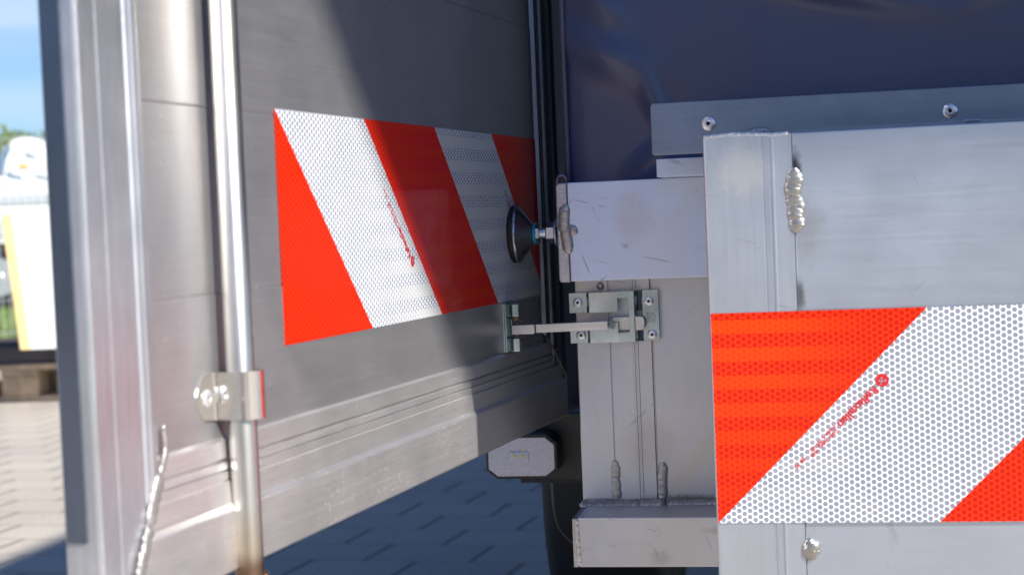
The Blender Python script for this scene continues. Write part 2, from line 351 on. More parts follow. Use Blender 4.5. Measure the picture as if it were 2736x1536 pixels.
# ---------------------------------------------------------------- ground
def paver_mat():
    g = NG('concrete_block_paving'); c = g.co()
    mp = g.n('ShaderNodeMapping'); g.L(c, mp.inputs[0]); mp.inputs[2].default_value = (0, 0, R(5)); mp.inputs[1].default_value = (.03, .02, 0)
    sp = g.n('ShaderNodeSeparateXYZ'); g.L(mp.outputs[0], sp.inputs[0]); RW_, BW_ = .155, .205
    row = g.M('FLOOR', g.M('DIVIDE', sp.outputs[1], RW_)); fy = g.M('FLOORED_MODULO', sp.outputs[1], RW_)
    xo = g.M('ADD', sp.outputs[0], g.M('MULTIPLY', g.M('FLOORED_MODULO', row, 2.0), BW_ / 2)); fx = g.M('FLOORED_MODULO', xo, BW_)
    ex = g.M('MINIMUM', fx, g.M('SUBTRACT', BW_, fx)); ey = g.M('MINIMUM', fy, g.M('SUBTRACT', RW_, fy))
    n_ = g.noise(c, (1, 1, 1), 90, 6, .75); n2 = g.noise(c, (1, 1, 1), .8, 4, .6)
    jx = g.M('SUBTRACT', 1.0, g.step(ex, .004, .0095)); jy = g.M('MULTIPLY', g.M('SUBTRACT', 1.0, g.step(ey, .001, .006)), .75)
    j = g.M('MAXIMUM', jx, jy)
    wn = g.n('ShaderNodeTexWhiteNoise', noise_dimensions='2D'); cb = g.n('ShaderNodeCombineXYZ'); g.L(g.M('FLOOR', g.M('DIVIDE', xo, BW_)), cb.inputs[0]); g.L(row, cb.inputs[1]); g.L(cb.outputs[0], wn.inputs[0])
    base = g.mix(wn.outputs[0], (.47, .425, .365), (.42, .38, .335)); base = g.mix(j, base, (.235, .21, .18))
    mx = g.n('ShaderNodeMix', data_type='RGBA', blend_type='MULTIPLY'); mx.inputs[0].default_value = 1; g.L(base, mx.inputs[6])
    g.L(g.M('MULTIPLY', g.rng(n_, .3, .7, .75, 1.15), g.rng(n2, .3, .7, .85, 1.1)), mx.inputs[7])
    g.bump(g.M('ADD', g.M('MULTIPLY', j, -1.0), g.M('MULTIPLY', n_, .15)), .0022, 1)
    return g.fin(mx.outputs[2], .85)
bm = bmesh.new(); bmesh.ops.create_grid(bm, x_segments=1, y_segments=1, size=600)
gr = obj('ground', bm, plain('far_ground', (.20, .19, .15), .95, 0, .3, .3), org=Vector((0, 0, 0))); gr.location.z = -.012; tag(gr, kind='structure')
bm = bmesh.new(); vs = [bm.verts.new(p) for p in ((-9, -9, 0), (9, -9, 0), (9, 8.9, 0), (-9, 8.3, 0))]; bm.faces.new(vs)
pv = obj('paving', bm, paver_mat(), org=Vector((0, 0, 0))); tag(pv, kind='structure')
bm = bmesh.new(); vs = [bm.verts.new(p) for p in ((-40, 8.2, -.004), (30, 8.8, -.004), (30, 40, -.004), (-40, 40, -.004))]; bm.faces.new(vs)
def grass_mat():
    g = NG('turf'); c = g.co(); n_ = g.noise(c, (1, 1, 1), 30, 6, .8); n2 = g.noise(c, (1, 1, 1), 1.5, 3)
    return g.fin(g.mix(g.M('MULTIPLY', n_, n2), (.10, .16, .03), (.24, .27, .09)), .9)
gs = obj('grass', bm, grass_mat(), org=Vector((0, 0, 0))); tag(gs, kind='structure')
bm = bmesh.new()
for i in range(9000):
    x = random.uniform(-8, -2.2); y = random.uniform(8.6, 14); h = random.uniform(.03, .09); a = random.uniform(0, PI); dx, dy = cos(a) * .006, sin(a) * .006
    l = Vector((random.uniform(-.02, .02), random.uniform(-.02, .02), h))
    p = Vector((x, y, -.004)); v3 = [bm.verts.new(p + Vector((dx, dy, 0))), bm.verts.new(p - Vector((dx, dy, 0))), bm.verts.new(p + l)]; bm.faces.new(v3)
gb = obj('grass_blades', bm, leafmat('blade_green', (.13, .19, .04)), org=Vector((-5, 11, 0))); tag(gb, kind='stuff')
tag(gb, 'short green grass growing behind the pallet and the white board', 'grass')

# ---------------------------------------------------------------- the trailer
T = empty('box_trailer', (-.2, 1.45, 0)); tag(T, 'aluminium trailer with open door, dark blue tarpaulin and red and white striped warning sheets', 'trailer')
D0 = Vector((-.3324735, .96732057, .55051802)); DA = .1027171
# ---- door; own frame: x = out of the sheet, y = along the door, z = up
def prof_panel():
    pts = []; seams = [.0357, .1370, .2400, .343, .446, .549]
    z = -.05; pts.append((0, z))
    for k, s_ in enumerate(seams):
        b = .0004 if k % 2 == 0 else .0001
        pts += [(b, z + .001), (b + .0002, s_ - .0004), (-.0005, s_ - .00015), (-.0005, s_ + .00015), (.0000, s_ + .0004)]; z = s_ + .0004
    pts += [(0, .62), (-.012, .62), (-.012, -.05)]
    return pts
bm = bmesh.new(); prism(bm, prof_panel(), 'y', -.17, .57)
me = bm2(bm); door = link('door', me, M_panel, None, org=Vector((0, 0, 0)))
ORG[door.name] = Vector((0, 0, 0)); door.parent = T; door.location = D0 - Vector(T.location); door.rotation_euler = (0, 0, -DA)
tag(door, 'open rear door of brushed aluminium planks')
mit = lambda v: -.158 + (v + .030) / 1.69
rail = [(0, -.0430), (.0030, -.0446), (.0036, -.0543), (.0012, -.0547), (.0012, -.0559), (.0038, -.0563), (.0046, -.0600), (.0028, -.0603), (.0028, -.0610), (.0046, -.0613),
        (.0048, -.0655), (.0040, -.0658), (.0040, -.0664), (.0056, -.0668), (.0064, -.0790), (.0086, -.0815), (.0090, -.0825), (.0090, -.1142), (.0080, -.1155), (-.012, -.1155), (-.012, -.043)]
bm = bmesh.new(); prism(bm, rail, 'y', 0, .60, ends=(lambda p: mit(p[1]) if p[0] > -.01 else mit(p[1]), None)); obj('bottom_rail', bm, M_rail, door)
top = [(0, .60), (.004, .598), (.006, .64), (.005, .645), (-.012, .645), (-.012, .60)]
bm = bmesh.new(); prism(bm, top, 'y', -.2, .60); obj('top_rail', bm, M_rail, door)
vmit = lambda u: max(-.1155, -.030 + 1.69 * (u + .158))
vf = [(-.012, -.2275), (.0050, -.2278), (.0066, -.2272), (.0072, -.2262), (.0068, -.2246), (.0066, -.2110), (.0060, -.2100), (.0060, -.2085), (.0064, -.2075), (.0064, -.1845), (.0052, -.1835), (.0046, -.1800), (.0054, -.1790), (.0060, -.1775), (.0056, -.1755),
      (.0064, -.1740), (.0064, -.1715), (.0054, -.1700), (.0036, -.1690), (.0030, -.1620), (.0006, -.1605), (.0004, -.1590), (-.012, -.1590)]
bm = bmesh.new(); prism(bm, vf, 'z', 0, .645, ends=(lambda p: vmit(p[1]), None)); obj('side_frame', bm, M_frame, door)
ff = [(-.012, .5530), (0, .5530), (.0040, .5545), (.0052, .5565), (.0050, .5590), (.0028, .5600), (.0026, .5720), (.0050, .5730), (.0056, .5760), (.0036, .5775), (.0034, .5900), (.0058, .5915), (.0062, .5960),
      (.0080, .6000), (.0084, .6020), (.0050, .6040), (.0048, .6600), (.0036, .6630), (-.012, .6640)]
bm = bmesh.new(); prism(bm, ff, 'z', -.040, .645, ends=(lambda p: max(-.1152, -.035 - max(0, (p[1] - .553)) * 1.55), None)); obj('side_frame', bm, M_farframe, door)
# plain corner sheet under the far frame
bm = bmesh.new(); prism(bm, [(.605, -.1153), (.6630, -.1153), (.6630, -.04), (.600, -.04), (.598, -.1153)], 'x', -.011, .0046)
obj('corner_plate', bm, M_rail, door)
# dark flange standing back from the near edge
bm = bmesh.new(); prism(bm, [(-.0005, -.0745), (-.0105, -.0745), (-.0105, .645), (-.0005, .645)], 'y', -.2292, -.2278)
o = obj('edge_flange', bm, M_strip, door)
bm = bmesh.new(); weld(bm, spline([(.005, -.1585, -.027), (.0055, -.1590, -.041), (.0060, -.1670, -.052)], 8), .0021, (1, 0, 0), .0045, .4, 3, .2); obj('weld_bead', bm, M_weldl, door)
bm = bmesh.new(); weld(bm, spline([(.0062, -.1665, -.0505), (.0068, -.1765, -.0655), (.0080, -.1840, -.0745)], 8), .0042, (1, 0, 0), .0060, .35, 7, .3); obj('weld_bead', bm, M_weldl, door)
bm = bmesh.new(); weld(bm, spline([(.0080, -.1830, -.0730), (.0085, -.1890, -.083), (.0088, -.1965, -.0955), (.0088, -.207, -.113)], 8), .0034, (1, 0, 0), .0042, .42, 11, .4); obj('weld_bead', bm, M_weldl, door)
bm = bmesh.new(); weld(bm, [(.0052, .567, -.048), (.006, .588, -.064), (.0085, .604, -.082)], .0016, (1, 0, 0), .003, .7, 5, .4); obj('weld_bead', bm, M_weldd, door)
# locking rod
RU, RW, RR = -.0852, .0125, .0079
bm = bmesh.new(); lathe(bm, [(-.1215, RR), (-.1213, RR), (.66, RR)], (RW, RU, 0), 'z', 48)
M_rod2 = metal('polished_rod_heat', (.60, .575, .54), .33, 1, (1, 1, .05), .06, .6, 0, .1, tint=[(.045, .012, (.50, .38, .22), .55), (.017, .006, (.20, .12, .08), .9)])
rod = obj('lock_rod', bm, M_rod2, door)
bm = bmesh.new(); weld(bm, [(RW + cos(a) * .0083, RU + sin(a) * .0083, -.1215 + .0008 * sin(3 * a)) for a in [i * PI / 16 for i in range(33)]], .0022, (0, 0, 1), .004, 1, 8, .5)
box(bm, RW - .006, RW + .006, RU - .011, RU + .011, -.15, -.123)
obj('rod_foot', bm, metal('burnt_weld', (.30, .17, .10), .35, .9, (1, 1, 1), .6, 2, 0, .6), door)
# clamp: octagonal flange, riser and U round the rod
def ring_u():
    out = []; t = .0014
    # centre-line of the strap: (w, u)
    out = [(.0009, -.0955), (.0016, -.0942), (.0030, -.0938), (.0165, -.0936)]
    for i in range(0, 13):
        a = PI * i / 12; out.append((.0165 + .0086 * sin(a), RU - .0084 * cos(a)))
    out += [(.0030, RU + .0084), (.0016, RU + .0090), (.0009, RU + .0104), (.0009, RU + .030)]
    return out
def offset_poly(pts, t):
    P = [Vector(p) for p in pts]; L, Rr = [], []
    for i, p in enumerate(P):
        d = (P[min(i + 1, len(P) - 1)] - P[max(i - 1, 0)]).normalized(); n_ = Vector((d.y, -d.x)) * t / 2
        L.append(p + n_); Rr.append(p - n_)
    return L + list(reversed(Rr))
cz0, cz1 = -.0330, -.0068
bm = bmesh.new(); prism(bm, [tuple(p) for p in offset_poly(ring_u(), .0014)], 'z', cz0, cz1)
prism(bm, [(-.0955, cz0), (-.0955, cz1), (-.1075, cz1 - .0005), (-.1140, cz1 - .0070), (-.1160, cz1 - .0110), (-.1160, cz0 + .0105), (-.1130, cz0 + .0055), (-.1075, cz0 + .0005)], 'x', .0002, .0016)
clamp = obj('rod_clamp', bm, M_chrome, door, bevel=.0004)
def rivet(parent, c, axis, s=1.0, sgn=1, mat=None, name='rivet', rad=.0052):
    """blind rivet head with its open bore; opens towards +axis*sgn"""
    k = rad
    pr_ = [(0, k), (.10 * k, k), (.18 * k, k * .93), (.27 * k, k * .72), (.33 * k, k * .50), (.34 * k, k * .40), (.31 * k, k * .31), (.15 * k, k * .26), (.14 * k, .01 * k)]
    bm = bmesh.new(); lathe(bm, [(t * sgn, r) for t, r in pr_], c, axis, 28)
    lathe(bm, [(.16 * k * sgn, k * .24), (.20 * k * sgn, k * .24)], c, axis, 16, mi=1)
    return obj(name, bm, None, parent, mats=[mat or M_rivet, M_hole])
rivet(door, (.0016, -.1045, -.0200), 'x', rad=.0050)
rivet(door, (.0016, -.0640, -.0200), 'x', rad=.0046)
# sticker on the door (UV in metres)
def sheet(name, place, W_, H_, mat, parent, letters, thick=.0004):
    bm = bmesh.new(); uvl = bm.loops.layers.uv.new('UV')
    nx = 40; grid = [[bm.verts.new(place(W_ * i / nx, H_ * j, thick)) for j in (0, 1)] for i in range(nx + 1)]
    back = [[bm.verts.new(place(W_ * i / nx, H_ * j, 0)) for j in (0, 1)] for i in range(nx + 1)]
    def F(vs, uvs):
        f = bm.faces.new(vs)
        for l, q in zip(f.loops, uvs): l[uvl].uv = q
    for i in range(nx):
        u0, u1 = W_ * i / nx, W_ * (i + 1) / nx
        F((grid[i][0], grid[i + 1][0], grid[i + 1][1], grid[i][1]), ((u0, 0), (u1, 0), (u1, H_), (u0, H_)))
        for j in (0, 1): F((back[i][j], back[i + 1][j], grid[i + 1][j], grid[i][j]), ((u0, H_ * j), (u1, H_ * j), (u1, H_ * j), (u0, H_ * j)))
    for i in (0, nx): F((back[i][0], back[i][1], grid[i][1], grid[i][0]), ((W_ * i / nx, 0), (W_ * i / nx, H_), (W_ * i / nx, H_), (W_ * i / nx, 0)))
    letters(bm, place, thick)
    me = bpy.data.meshes.new(name); bm.to_mesh(me); bm.free()
    return link(name, me, None, parent, mats=[mat, M_ink, M_inkd])
def mark_line(bm, place, thick, p0, ang, sz=1.0):
    """maker's mark: red roundel, name, two lines of small print running from p0 in direction ang (reading direction)"""
    d = Vector((cos(ang), sin(ang))); n_ = Vector((-sin(ang), cos(ang)))
    T_ = thick + .00012
    def pl(off, h, lift=0): return lambda x, y: place(p0[0] + d.x * (x + off) + n_.x * (y + h), p0[1] + d.y * (x + off) + n_.y * (y + h), T_ + lift)
    P_ = pl(0, 0); c = [bm.verts.new(P_(.0034 * sz * cos(a), .0012 + .0034 * sz * sin(a))) for a in [2 * PI * i / 28 for i in range(28)]]
    bm.faces.new(c).material_index = 1
    for (x, y, r) in ((-.0010, .0022, .0006), (.0004, .0012, .0007), (.0012, .0002, .0005), (-.0006, .0000, .0005), (.0018, .0018, .0004)):
        P2 = pl(0, 0, .0001); bm.faces.new([bm.verts.new(P2(x * sz + r * sz * cos(a), y * sz + r * sz * sin(a))) for a in [2 * PI * i / 8 for i in range(8)]]).material_index = 0
    wd = text_bm(bm, 'Reflexallen', .0062 * sz, pl(.0046 * sz, -.0006), 1, 0, .00016)
    o_ = .0046 * sz + wd + .0022
    text_bm(bm, 'Traffic Safety 104R', .0026 * sz, pl(o_, .0018), 2, 0, .00010)
    text_bm(bm, 'Klasse C 001102', .0026 * sz, pl(o_, -.0010), 2, 0, .00010)
    text_bm(bm, 'E4 70', .0030 * sz, pl(o_ + .0225 * sz, -.0010), 1, 0, .00016)
plL = lambda u, v, t: (.0006 + t, u, v)
def lettL(bm, place, th):
    a = math.atan2(1, -1)      # up and to the left along the stripe edge
    mark_line(bm, place, th, (.2235, .0430), a, 1.15)
    mark_line(bm, place, th, (.5055, .0430), a, 1.15)
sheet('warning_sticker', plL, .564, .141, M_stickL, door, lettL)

# ---- door holder: bracket on the door, swinging arm, latch plate on the post
bm = bmesh.new()
prism(bm, [(.4330, -.0425), (.4685, -.0425), (.4685, -.0010), (.4330, -.0010)], 'x', .0002, .0022)
prism(bm, [(.4330, -.0425), (.4345, -.0425), (.4345, -.0010), (.4330, -.0010)], 'x', .0022, .0040)
prism(bm, [(.4330 + .010, -.030), (.4330 + .011, -.030), (.4330 + .011, -.014), (.4330 + .010, -.014)], 'x', .0022, .0060)
for (z0, z1) in ((-.0125, -.0022), (-.0420, -.0310)):
    prism(bm, [(.0022, .4400), (.0085, .4385), (.0130, .4410), (.0140, .4460), (.0130, .4520), (.0085, .4545), (.0022, .4540)], 'z', z0, z1)
brk = obj('catch_bracket', bm, M_zinc, door, bevel=.0006)
for (u, v) in ((.438, -.012), (.440, -.0335), (.462, -.011), (.462, -.034)): rivet(door, (.0022, u, v), 'x', rad=.0026, mat=M_zinc)
bm = bmesh.new()
for z0 in (-.0165, -.0310):
    tube(bm, [(.0085 + .0042 * cos(a), .4462 + .0042 * sin(a), z0 + a / (2 * PI) * .0013) for a in [i * PI / 8 for i in range(16 * 3 + 1)]], .00055, 6)
obj('spring', bm, M_spring, door)
# arm (trailer frame, world coordinates)
def dw(u, v, w_=0): return D0 + Vector((sin(DA), cos(DA), 0)) * u + Vector((cos(DA), -sin(DA), 0)) * w_ + Vector((0, 0, v))
a0 = dw(.4462, -.0238, .0085)
bm = bmesh.new(); AY = a0.y
x0 = a0.x - .003; ya, yb = AY - .004, AY - .0005
prism(bm, [(x0, a0.z - .0040), (x0 + .0185, a0.z - .0040), (x0 + .0200, a0.z - .0028), (x0 + .0200, a0.z + .0030), (x0 + .0185, a0.z + .0042), (x0, a0.z + .0038)], 'y', ya - .0016, yb + .004)
# bar, slightly bent upwards to the right
zc = lambda x: a0.z + .0002 + (x - x0) * .012
xs = [x0 + .021, -.215, -.2080, -.2040]
for q in (0,):
    pts = [(x0 + .0205, zc(x0 + .02) - .0036), (-.1992, zc(-.199) - .0034), (-.1992, zc(-.199) + .0040), (x0 + .0205, zc(x0 + .02) + .0036)]
    prism(bm, pts, 'y', ya - .0004, yb - .0008)
zt = a0.z + .0010
prism(bm, [(1.4145, zt - .0035), (1.4275, zt - .0052), (1.4290, zt - .0052), (1.4290, zt + .0058), (1.4275, zt + .0058), (1.4145, zt + .0040)], 'x', -.1992, -.1975)
prism(bm, [(-.1985, zt - .0052), (-.1785, zt - .0055), (-.1785, zt + .0060), (-.1985, zt + .0058)], 'y', 1.4268, 1.4286)
prism(bm, [(-.1790, zt - .0055), (-.1725, zt - .0055), (-.1705, zt - .0030), (-.1702, zt + .0005), (-.1705, zt + .0040), (-.1725, zt + .0062), (-.1790, zt + .0062)], 'y', 1.4232, 1.4250)
arm = obj('catch_arm', bm, M_zincb, T, bevel=.0005)
# latch plate: surface grid with cut-outs, solidified
def LX(cx): return -.2351 + (cx - 1120) * 5.72e-5
def LZ(cx, cy): return .5548 - (cy - (130 - (cx - 1120) * .040)) * 5.62e-5 - (cx - 1120) * 5.62e-5 * .040 + .0001
xs = [1120, 1385, 1400, 1425, 1455, 1860, 2030, 2085, 2105, 2135, 2160, 2200, 2250, 2450]
zs = [130, 225, 430, 590, 750, 890]
yy = {1120: 0, 1385: 0, 1400: .0006, 1425: -.0050, 1455: -.0075, 1860: -.0085, 2030: -.0085, 2085: -.0085, 2105: -.0060, 2135: .0002, 2160: -.0035, 2200: -.0002, 2250: 0, 2450: 0}
bm = bmesh.new(); G = {}
for i, x in enumerate(xs):
    for j, z in enumerate(zs): G[i, j] = bm.verts.new((LX(x), 1.4325 + yy[x], .5548 - (z - 130) * 5.62e-5 + .0008 * (x - 1120) / 1330))
for i in range(len(xs) - 1):
    for j in range(len(zs) - 1):
        if j == 2 and xs[i] < 2030: continue
        if j in (1, 3) and xs[i] == 1860: continue
        if j == 2 and xs[i] in (2105, 2135, 2160): continue
        bm.faces.new((G[i, j], G[i, j + 1], G[i + 1, j + 1], G[i + 1, j]))
for v in [v for v in bm.verts if not v.link_faces]: bm.verts.remove(v)
bmesh.ops.recalc_face_normals(bm, faces=bm.faces)
for f in bm.faces:
    if f.normal.y > 0: bmesh.ops.reverse_faces(bm, faces=bm.faces); break
latch = link('latch_plate', (lambda me_: (bm.to_mesh(me_), bm.free(), me_)[2])(bpy.data.meshes.new('m')), M_zinc, T)
sm = latch.modifiers.new('s', 'SOLIDIFY'); sm.thickness = .0022; sm.offset = 1
bv = latch.modifiers.new('b', 'BEVEL'); bv.width = .0008; bv.segments = 2; bv.limit_method = 'ANGLE'; bv.angle_limit = R(40)
for (cx, cy) in ((1247, 268), (1280, 760), (2310, 205), (2343, 706)):
    rivet(latch, (LX(cx), 1.4303, LZ(cx, cy) + (0.0002 if cx < 2000 else .0008)), 'y', sgn=-1, rad=.0042)
# stamped bar mark on the plate
bm = bmesh.new()
ex, ez = LX(2330), LZ(2330, 450) + .0008
for (p, q) in (((-.0035, .0036), (.0022, .0036)), ((-.0035, -.0036), (.0022, -.0036)), ((-.0022, .0036), (-.0022, -.0036)), ((-.0004, .0036), (-.0004, .0012)), ((-.0035, .0012), (-.0004, .0012)), ((-.0035, -.0012), (-.0004, -.0012)),
               ((-.0004, -.0012), (-.0004, -.0036)), ((.0022, .0036), (.0022, .0014)), ((.0022, .0014), (.0040, .0010)), ((.0040, .0010), (.0040, -.0012)), ((.0040, -.0012), (.0022, -.0016)), ((.0022, -.0016), (.0022, -.0036)), ((.0008, .0008), (.0008, -.0010))):
    tube(bm, [(ex + p[0], 1.4303, ez + p[1]), (ex + q[0], 1.4303, ez + q[1])], .00028, 6)
obj('stamped_mark', bm, M_zinc, latch)
# ---- buffer beam with end cap and weld
bm = bmesh.new(); prism(bm, [(-.2290, .5658), (-.0300, .5658), (-.0300, .6484), (-.2290, .6484)], 'y', 1.405, 1.465)
beam = obj('buffer_beam', bm, M_beam, T, bevel=.0008)
bm = bmesh.new(); prism(bm, [(-.2372, .5652), (-.2294, .5652), (-.2294, .6482), (-.2364, .6482), (-.2386, .6462), (-.2386, .5672)], 'y', 1.4045, 1.467)
obj('end_cap', bm, metal('sawn_cap', (.60, .57, .60), .42, .8, (.3, 1, 1), .3, 3, 0, .2), beam, bevel=.0009)
bm = bmesh.new(); weld(bm, spline([(-.2300, 1.4042, .6305), (-.2322, 1.4040, .622), (-.2322, 1.4040, .611), (-.2310, 1.4040, .602), (-.2292, 1.404, .589)], 5), .0046, (0, -1, 0), .0015, .40, 2, .14); obj('weld_bead', bm, M_weldp, beam)
bm = bmesh.new(); weld(bm, [(-.2290, 1.4042, .612), (-.2245, 1.4042, .6085), (-.2262, 1.4042, .6045)], .0034, (0, -1, 0), .002, .4, 4, .2); obj('weld_bead', bm, M_weldp, beam)
# ---- buffer foot
YC, ZC = 1.4415, .6068
bm = bmesh.new(); lathe(bm, [(-.2846, .0238), (-.2840, .0244), (-.2806, .0248), (-.2802, .0240)], (0, YC, ZC), 'x', 56)
bf = obj('rubber_buffer', bm, M_rubber, T)
bm = bmesh.new(); lathe(bm, [(-.2802, .0247), (-.2792, .0250), (-.2776, .0248), (-.2772, .0238), (-.2770, .0235), (-.2664, .0088), (-.2655, .0082), (-.2650, .0070)], (0, YC, ZC), 'x', 56); obj('cup', bm, M_cup, bf)
bm = bmesh.new(); lathe(bm, [(-.2655, .0078), (-.2652, .0092), (-.2632, .0094), (-.2628, .0082)], (0, YC, ZC), 'x', 30); obj('blue_collar', bm, M_teal, bf)
bm = bmesh.new(); hexnut(bm, -.2632, -.2598, .0082, (0, YC, ZC), rot=R(30))
pr2 = []; x = -.2600
while x < -.2535: pr2 += [(x, .0050), (x + .0006, .0041)]; x += .0012
lathe(bm, pr2, (0, YC, ZC), 'x', 30)
hexnut(bm, -.2542, -.2462, .0093, (0, YC, ZC), rot=R(30)); lathe(bm, [(-.2462, .0122), (-.2446, .0122), (-.2444, .0118)], (0, YC, ZC), 'x', 36)
lathe(bm, [(-.2444, .0045), (-.2388, .0045)], (0, YC, ZC), 'x', 20)
obj('adjusting_bolt', bm, M_nut, bf)
# ---- corner post
pp = [(-.2308, 1.475), (-.2308, 1.4362), (-.2300, 1.4350), (-.2024, 1.4350), (-.2020, 1.4362), (-.2014, 1.4362), (-.2010, 1.4348), (-.1830, 1.4346), (-.1826, 1.4338), (-.1812, 1.4338), (-.1808, 1.4350), (-.1796, 1.4350), (-.1792, 1.4338),
      (-.1782, 1.4338), (-.1778, 1.4348), (-.1668, 1.4348), (-.1662, 1.4372), (-.1655, 1.4372), (-.1650, 1.4356), (-.0300, 1.4356), (-.0300, 1.475)]
bm = bmesh.new(); prism(bm, pp, 'z', .373, .5656); post = obj('corner_post', bm, M_post, T)
bm = bmesh.new()
for a_ in (([(-.2013, 1.4352, .4105), (-.2015, 1.4352, .390), (-.2018, 1.4350, .3755)], .0041, (0, -1, 0), .0013, .34, 1, .08),
    ([(-.1612, 1.4356, .4085), (-.1618, 1.4356, .392), (-.1625, 1.4352, .3750)], .0043, (0, -1, 0), .0015, .38, 6, .16),
    ([(-.2330, 1.431, .3735), (-.215, 1.4315, .3745), (-.19, 1.4315, .3738), (-.160, 1.4320, .3745)], .0050, (0, -.6, .8), .0036, .42, 9, .22),
    ([(-.1585, 1.4320, .3742), (-.12, 1.4330, .3745), (-.07, 1.4330, .3745)], .0038, (0, -.6, .8), .0012, .40, 12, .08),
    ([(-.2085, 1.4345, .563), (-.2085, 1.4345, .5565)], .0032, (0, -1, 0), .002, .5, 13, .2)):
    bm = bmesh.new(); weld(bm, *a_); obj('weld_bead', bm, M_weldp, post)
# ---- bottom cross beam
bm = bmesh.new(); box(bm, -.2262, -.03, 1.370, 1.455, .3322, .3730); ft = obj('cross_beam', bm, M_foot, T, bevel=.0010)
bm = bmesh.new(); prism(bm, [(1.3705, .3322), (1.3705, .3722), (1.434, .3725), (1.434, .3322)], 'x', -.2302, -.2268)
weld(bm, [(-.2270, 1.3695, .3725), (-.2262, 1.3695, .352), (-.2258, 1.3695, .3335)], .0017, (0, -1, 0), .006, .5, 21, .5)
obj('end_cap', bm, M_weldd, ft, bevel=.0012)
# ---- tarpaulin side
bm = bmesh.new(); nx, nz = 260, 110; X0, X1, Z0, Z1 = -.2345, .95, .640, 1.20; vv = []
def th(x, z):
    y = 0
    fx = math.exp(-((x + .17) / .07) ** 2)
    for (cx, cz, a, L, wd, h) in ((-.200, .800, -50, .030, .014, -.008), (-.198, .757, -30, .036, .017, -.010), (-.152, .700, -55, .030, .009, -.004), (-.155, .668, 35, .030, .012, -.007), (-.16, .725, -70, .02, .006, -.003), (-.03, .806, -14, .09, .011, -.006), (.115, .786, 12, .02, .006, -.002)):
        dx, dz = x - cx, z - cz; ca, sa = cos(R(a)), sin(R(a)); p = dx * ca + dz * sa; q = -dx * sa + dz * ca
        y += h * math.exp(-(p / L) ** 2 - (q / wd) ** 2)
    y += .0012 * fx * noise.noise(Vector((x * 22, z * 14, 3))) + .004 * noise.noise(Vector((x * 5, z * 4, 9)))
    y += .004 * (1 - min(1, (x - X0) / .02)) ** 2
    return y
for i in range(nx + 1):
    x = X0 + (X1 - X0) * (i / nx) ** 1.25; row = []
    for j in range(nz + 1):
        z = Z0 + (Z1 - Z0) * (j / nz) ** 1.2; row.append(bm.verts.new((x, 1.452 + th(x, z), z)))
    vv.append(row)
for i in range(nx):
    for j in range(nz): bm.faces.new((vv[i][j], vv[i + 1][j], vv[i + 1][j + 1], vv[i][j + 1])).smooth = True
g = NG('dark_blue_tarpaulin'); c = g.co(); wx = g.n('ShaderNodeTexWave'); mp = g.n('ShaderNodeMapping'); g.L(c, mp.inputs[0]); mp.inputs[2].default_value = (0, R(45), 0); g.L(mp.outputs[0], wx.inputs[0]); wx.inputs['Scale'].default_value = 170
g.bump(g.M('ADD', wx.outputs[1], g.noise(c, (1, 1, 1), 500, 2)), .00004, .6)
mt = g.fin(g.mix(g.noise(c, (1, 1, 1), 9, 3), (.032, .042, .118), (.046, .050, .115)), g.rng(g.noise(c, (1, 1, 1), 20, 3), .3, .7, .30, .42), 0); g.b.inputs['Specular IOR Level'].default_value = .8; g.b.inputs['Coat Weight'].default_value = .22; g.b.inputs['Coat Roughness'].default_value = .16
tarp = obj('tarpaulin', bm, mt, T); tarp.modifiers.new('s', 'SOLIDIFY').thickness = .0012
bm = bmesh.new(); tube(bm, [(-.2352, 1.4525 + .001 * sin(i * .9), .645 + i * .02) for i in range(28)], .0022, 10); obj('tarpaulin_hem', bm, metal('hem', (.10, .09, .14), .35, 0), T)
# eyelet at the foot of the hem
bm = bmesh.new(); tube(bm, [(-.2405 + .0040 * cos(a), 1.448, .6505 + .0055 * sin(a)) for a in [i * PI / 12 for i in range(25)]], .0016, 8); obj('tie_eyelet', bm, metal('eyelet', (.25, .22, .28), .3, .8), T)
# ---- riveted rail and strip beneath
def rrect(x0, x1, z0, z1, r, n_=6):
    out = []
    for (cx, cz, a0_) in ((x0 + r, z0 + r, 180), (x1 - r, z0 + r, 270), (x1 - r, z1 - r, 0), (x0 + r, z1 - r, 90)):
        for i in range(n_ + 1): a = R(a0_ + 90 * i / n_); out.append((cx + r * cos(a), cz + r * sin(a)))
    return out
bm = bmesh.new(); prism(bm, rrect(-.1450, .95, .6640, .7035, .0028), 'y', 1.300, 1.304); rr = obj('rivet_rail', bm, M_rrail, T, bevel=.0006)
for k in range(6): rivet(rr, (-.1011 + .1782 * k, 1.2998, .6862 + .0001 * k), 'y', sgn=-1, rad=.0055)
bm = bmesh.new(); box(bm, -.1486, .95, 1.360, 1.452, .6486, .6630); obj('side_strip', bm, M_beam, T, bevel=.0006)
bm = bmesh.new(); prism(bm, [(-.068, .640), (.95, .640), (.95, .6722), (-.060, .6722), (-.068, .6706)], 'y', 1.160, 1.163)
weld(bm, [(-.066, 1.1592, .6712), (-.058, 1.1592, .6728), (-.049, 1.1592, .6724)], .0018, (0, -1, 0), .0018, .7, 33, .4)
weld(bm, [(.078, 1.1592, .6722), (.088, 1.1592, .6724)], .0012, (0, -1, 0), .0018, .7, 34, .4)
obj('back_lip', bm, M_rrail, T)
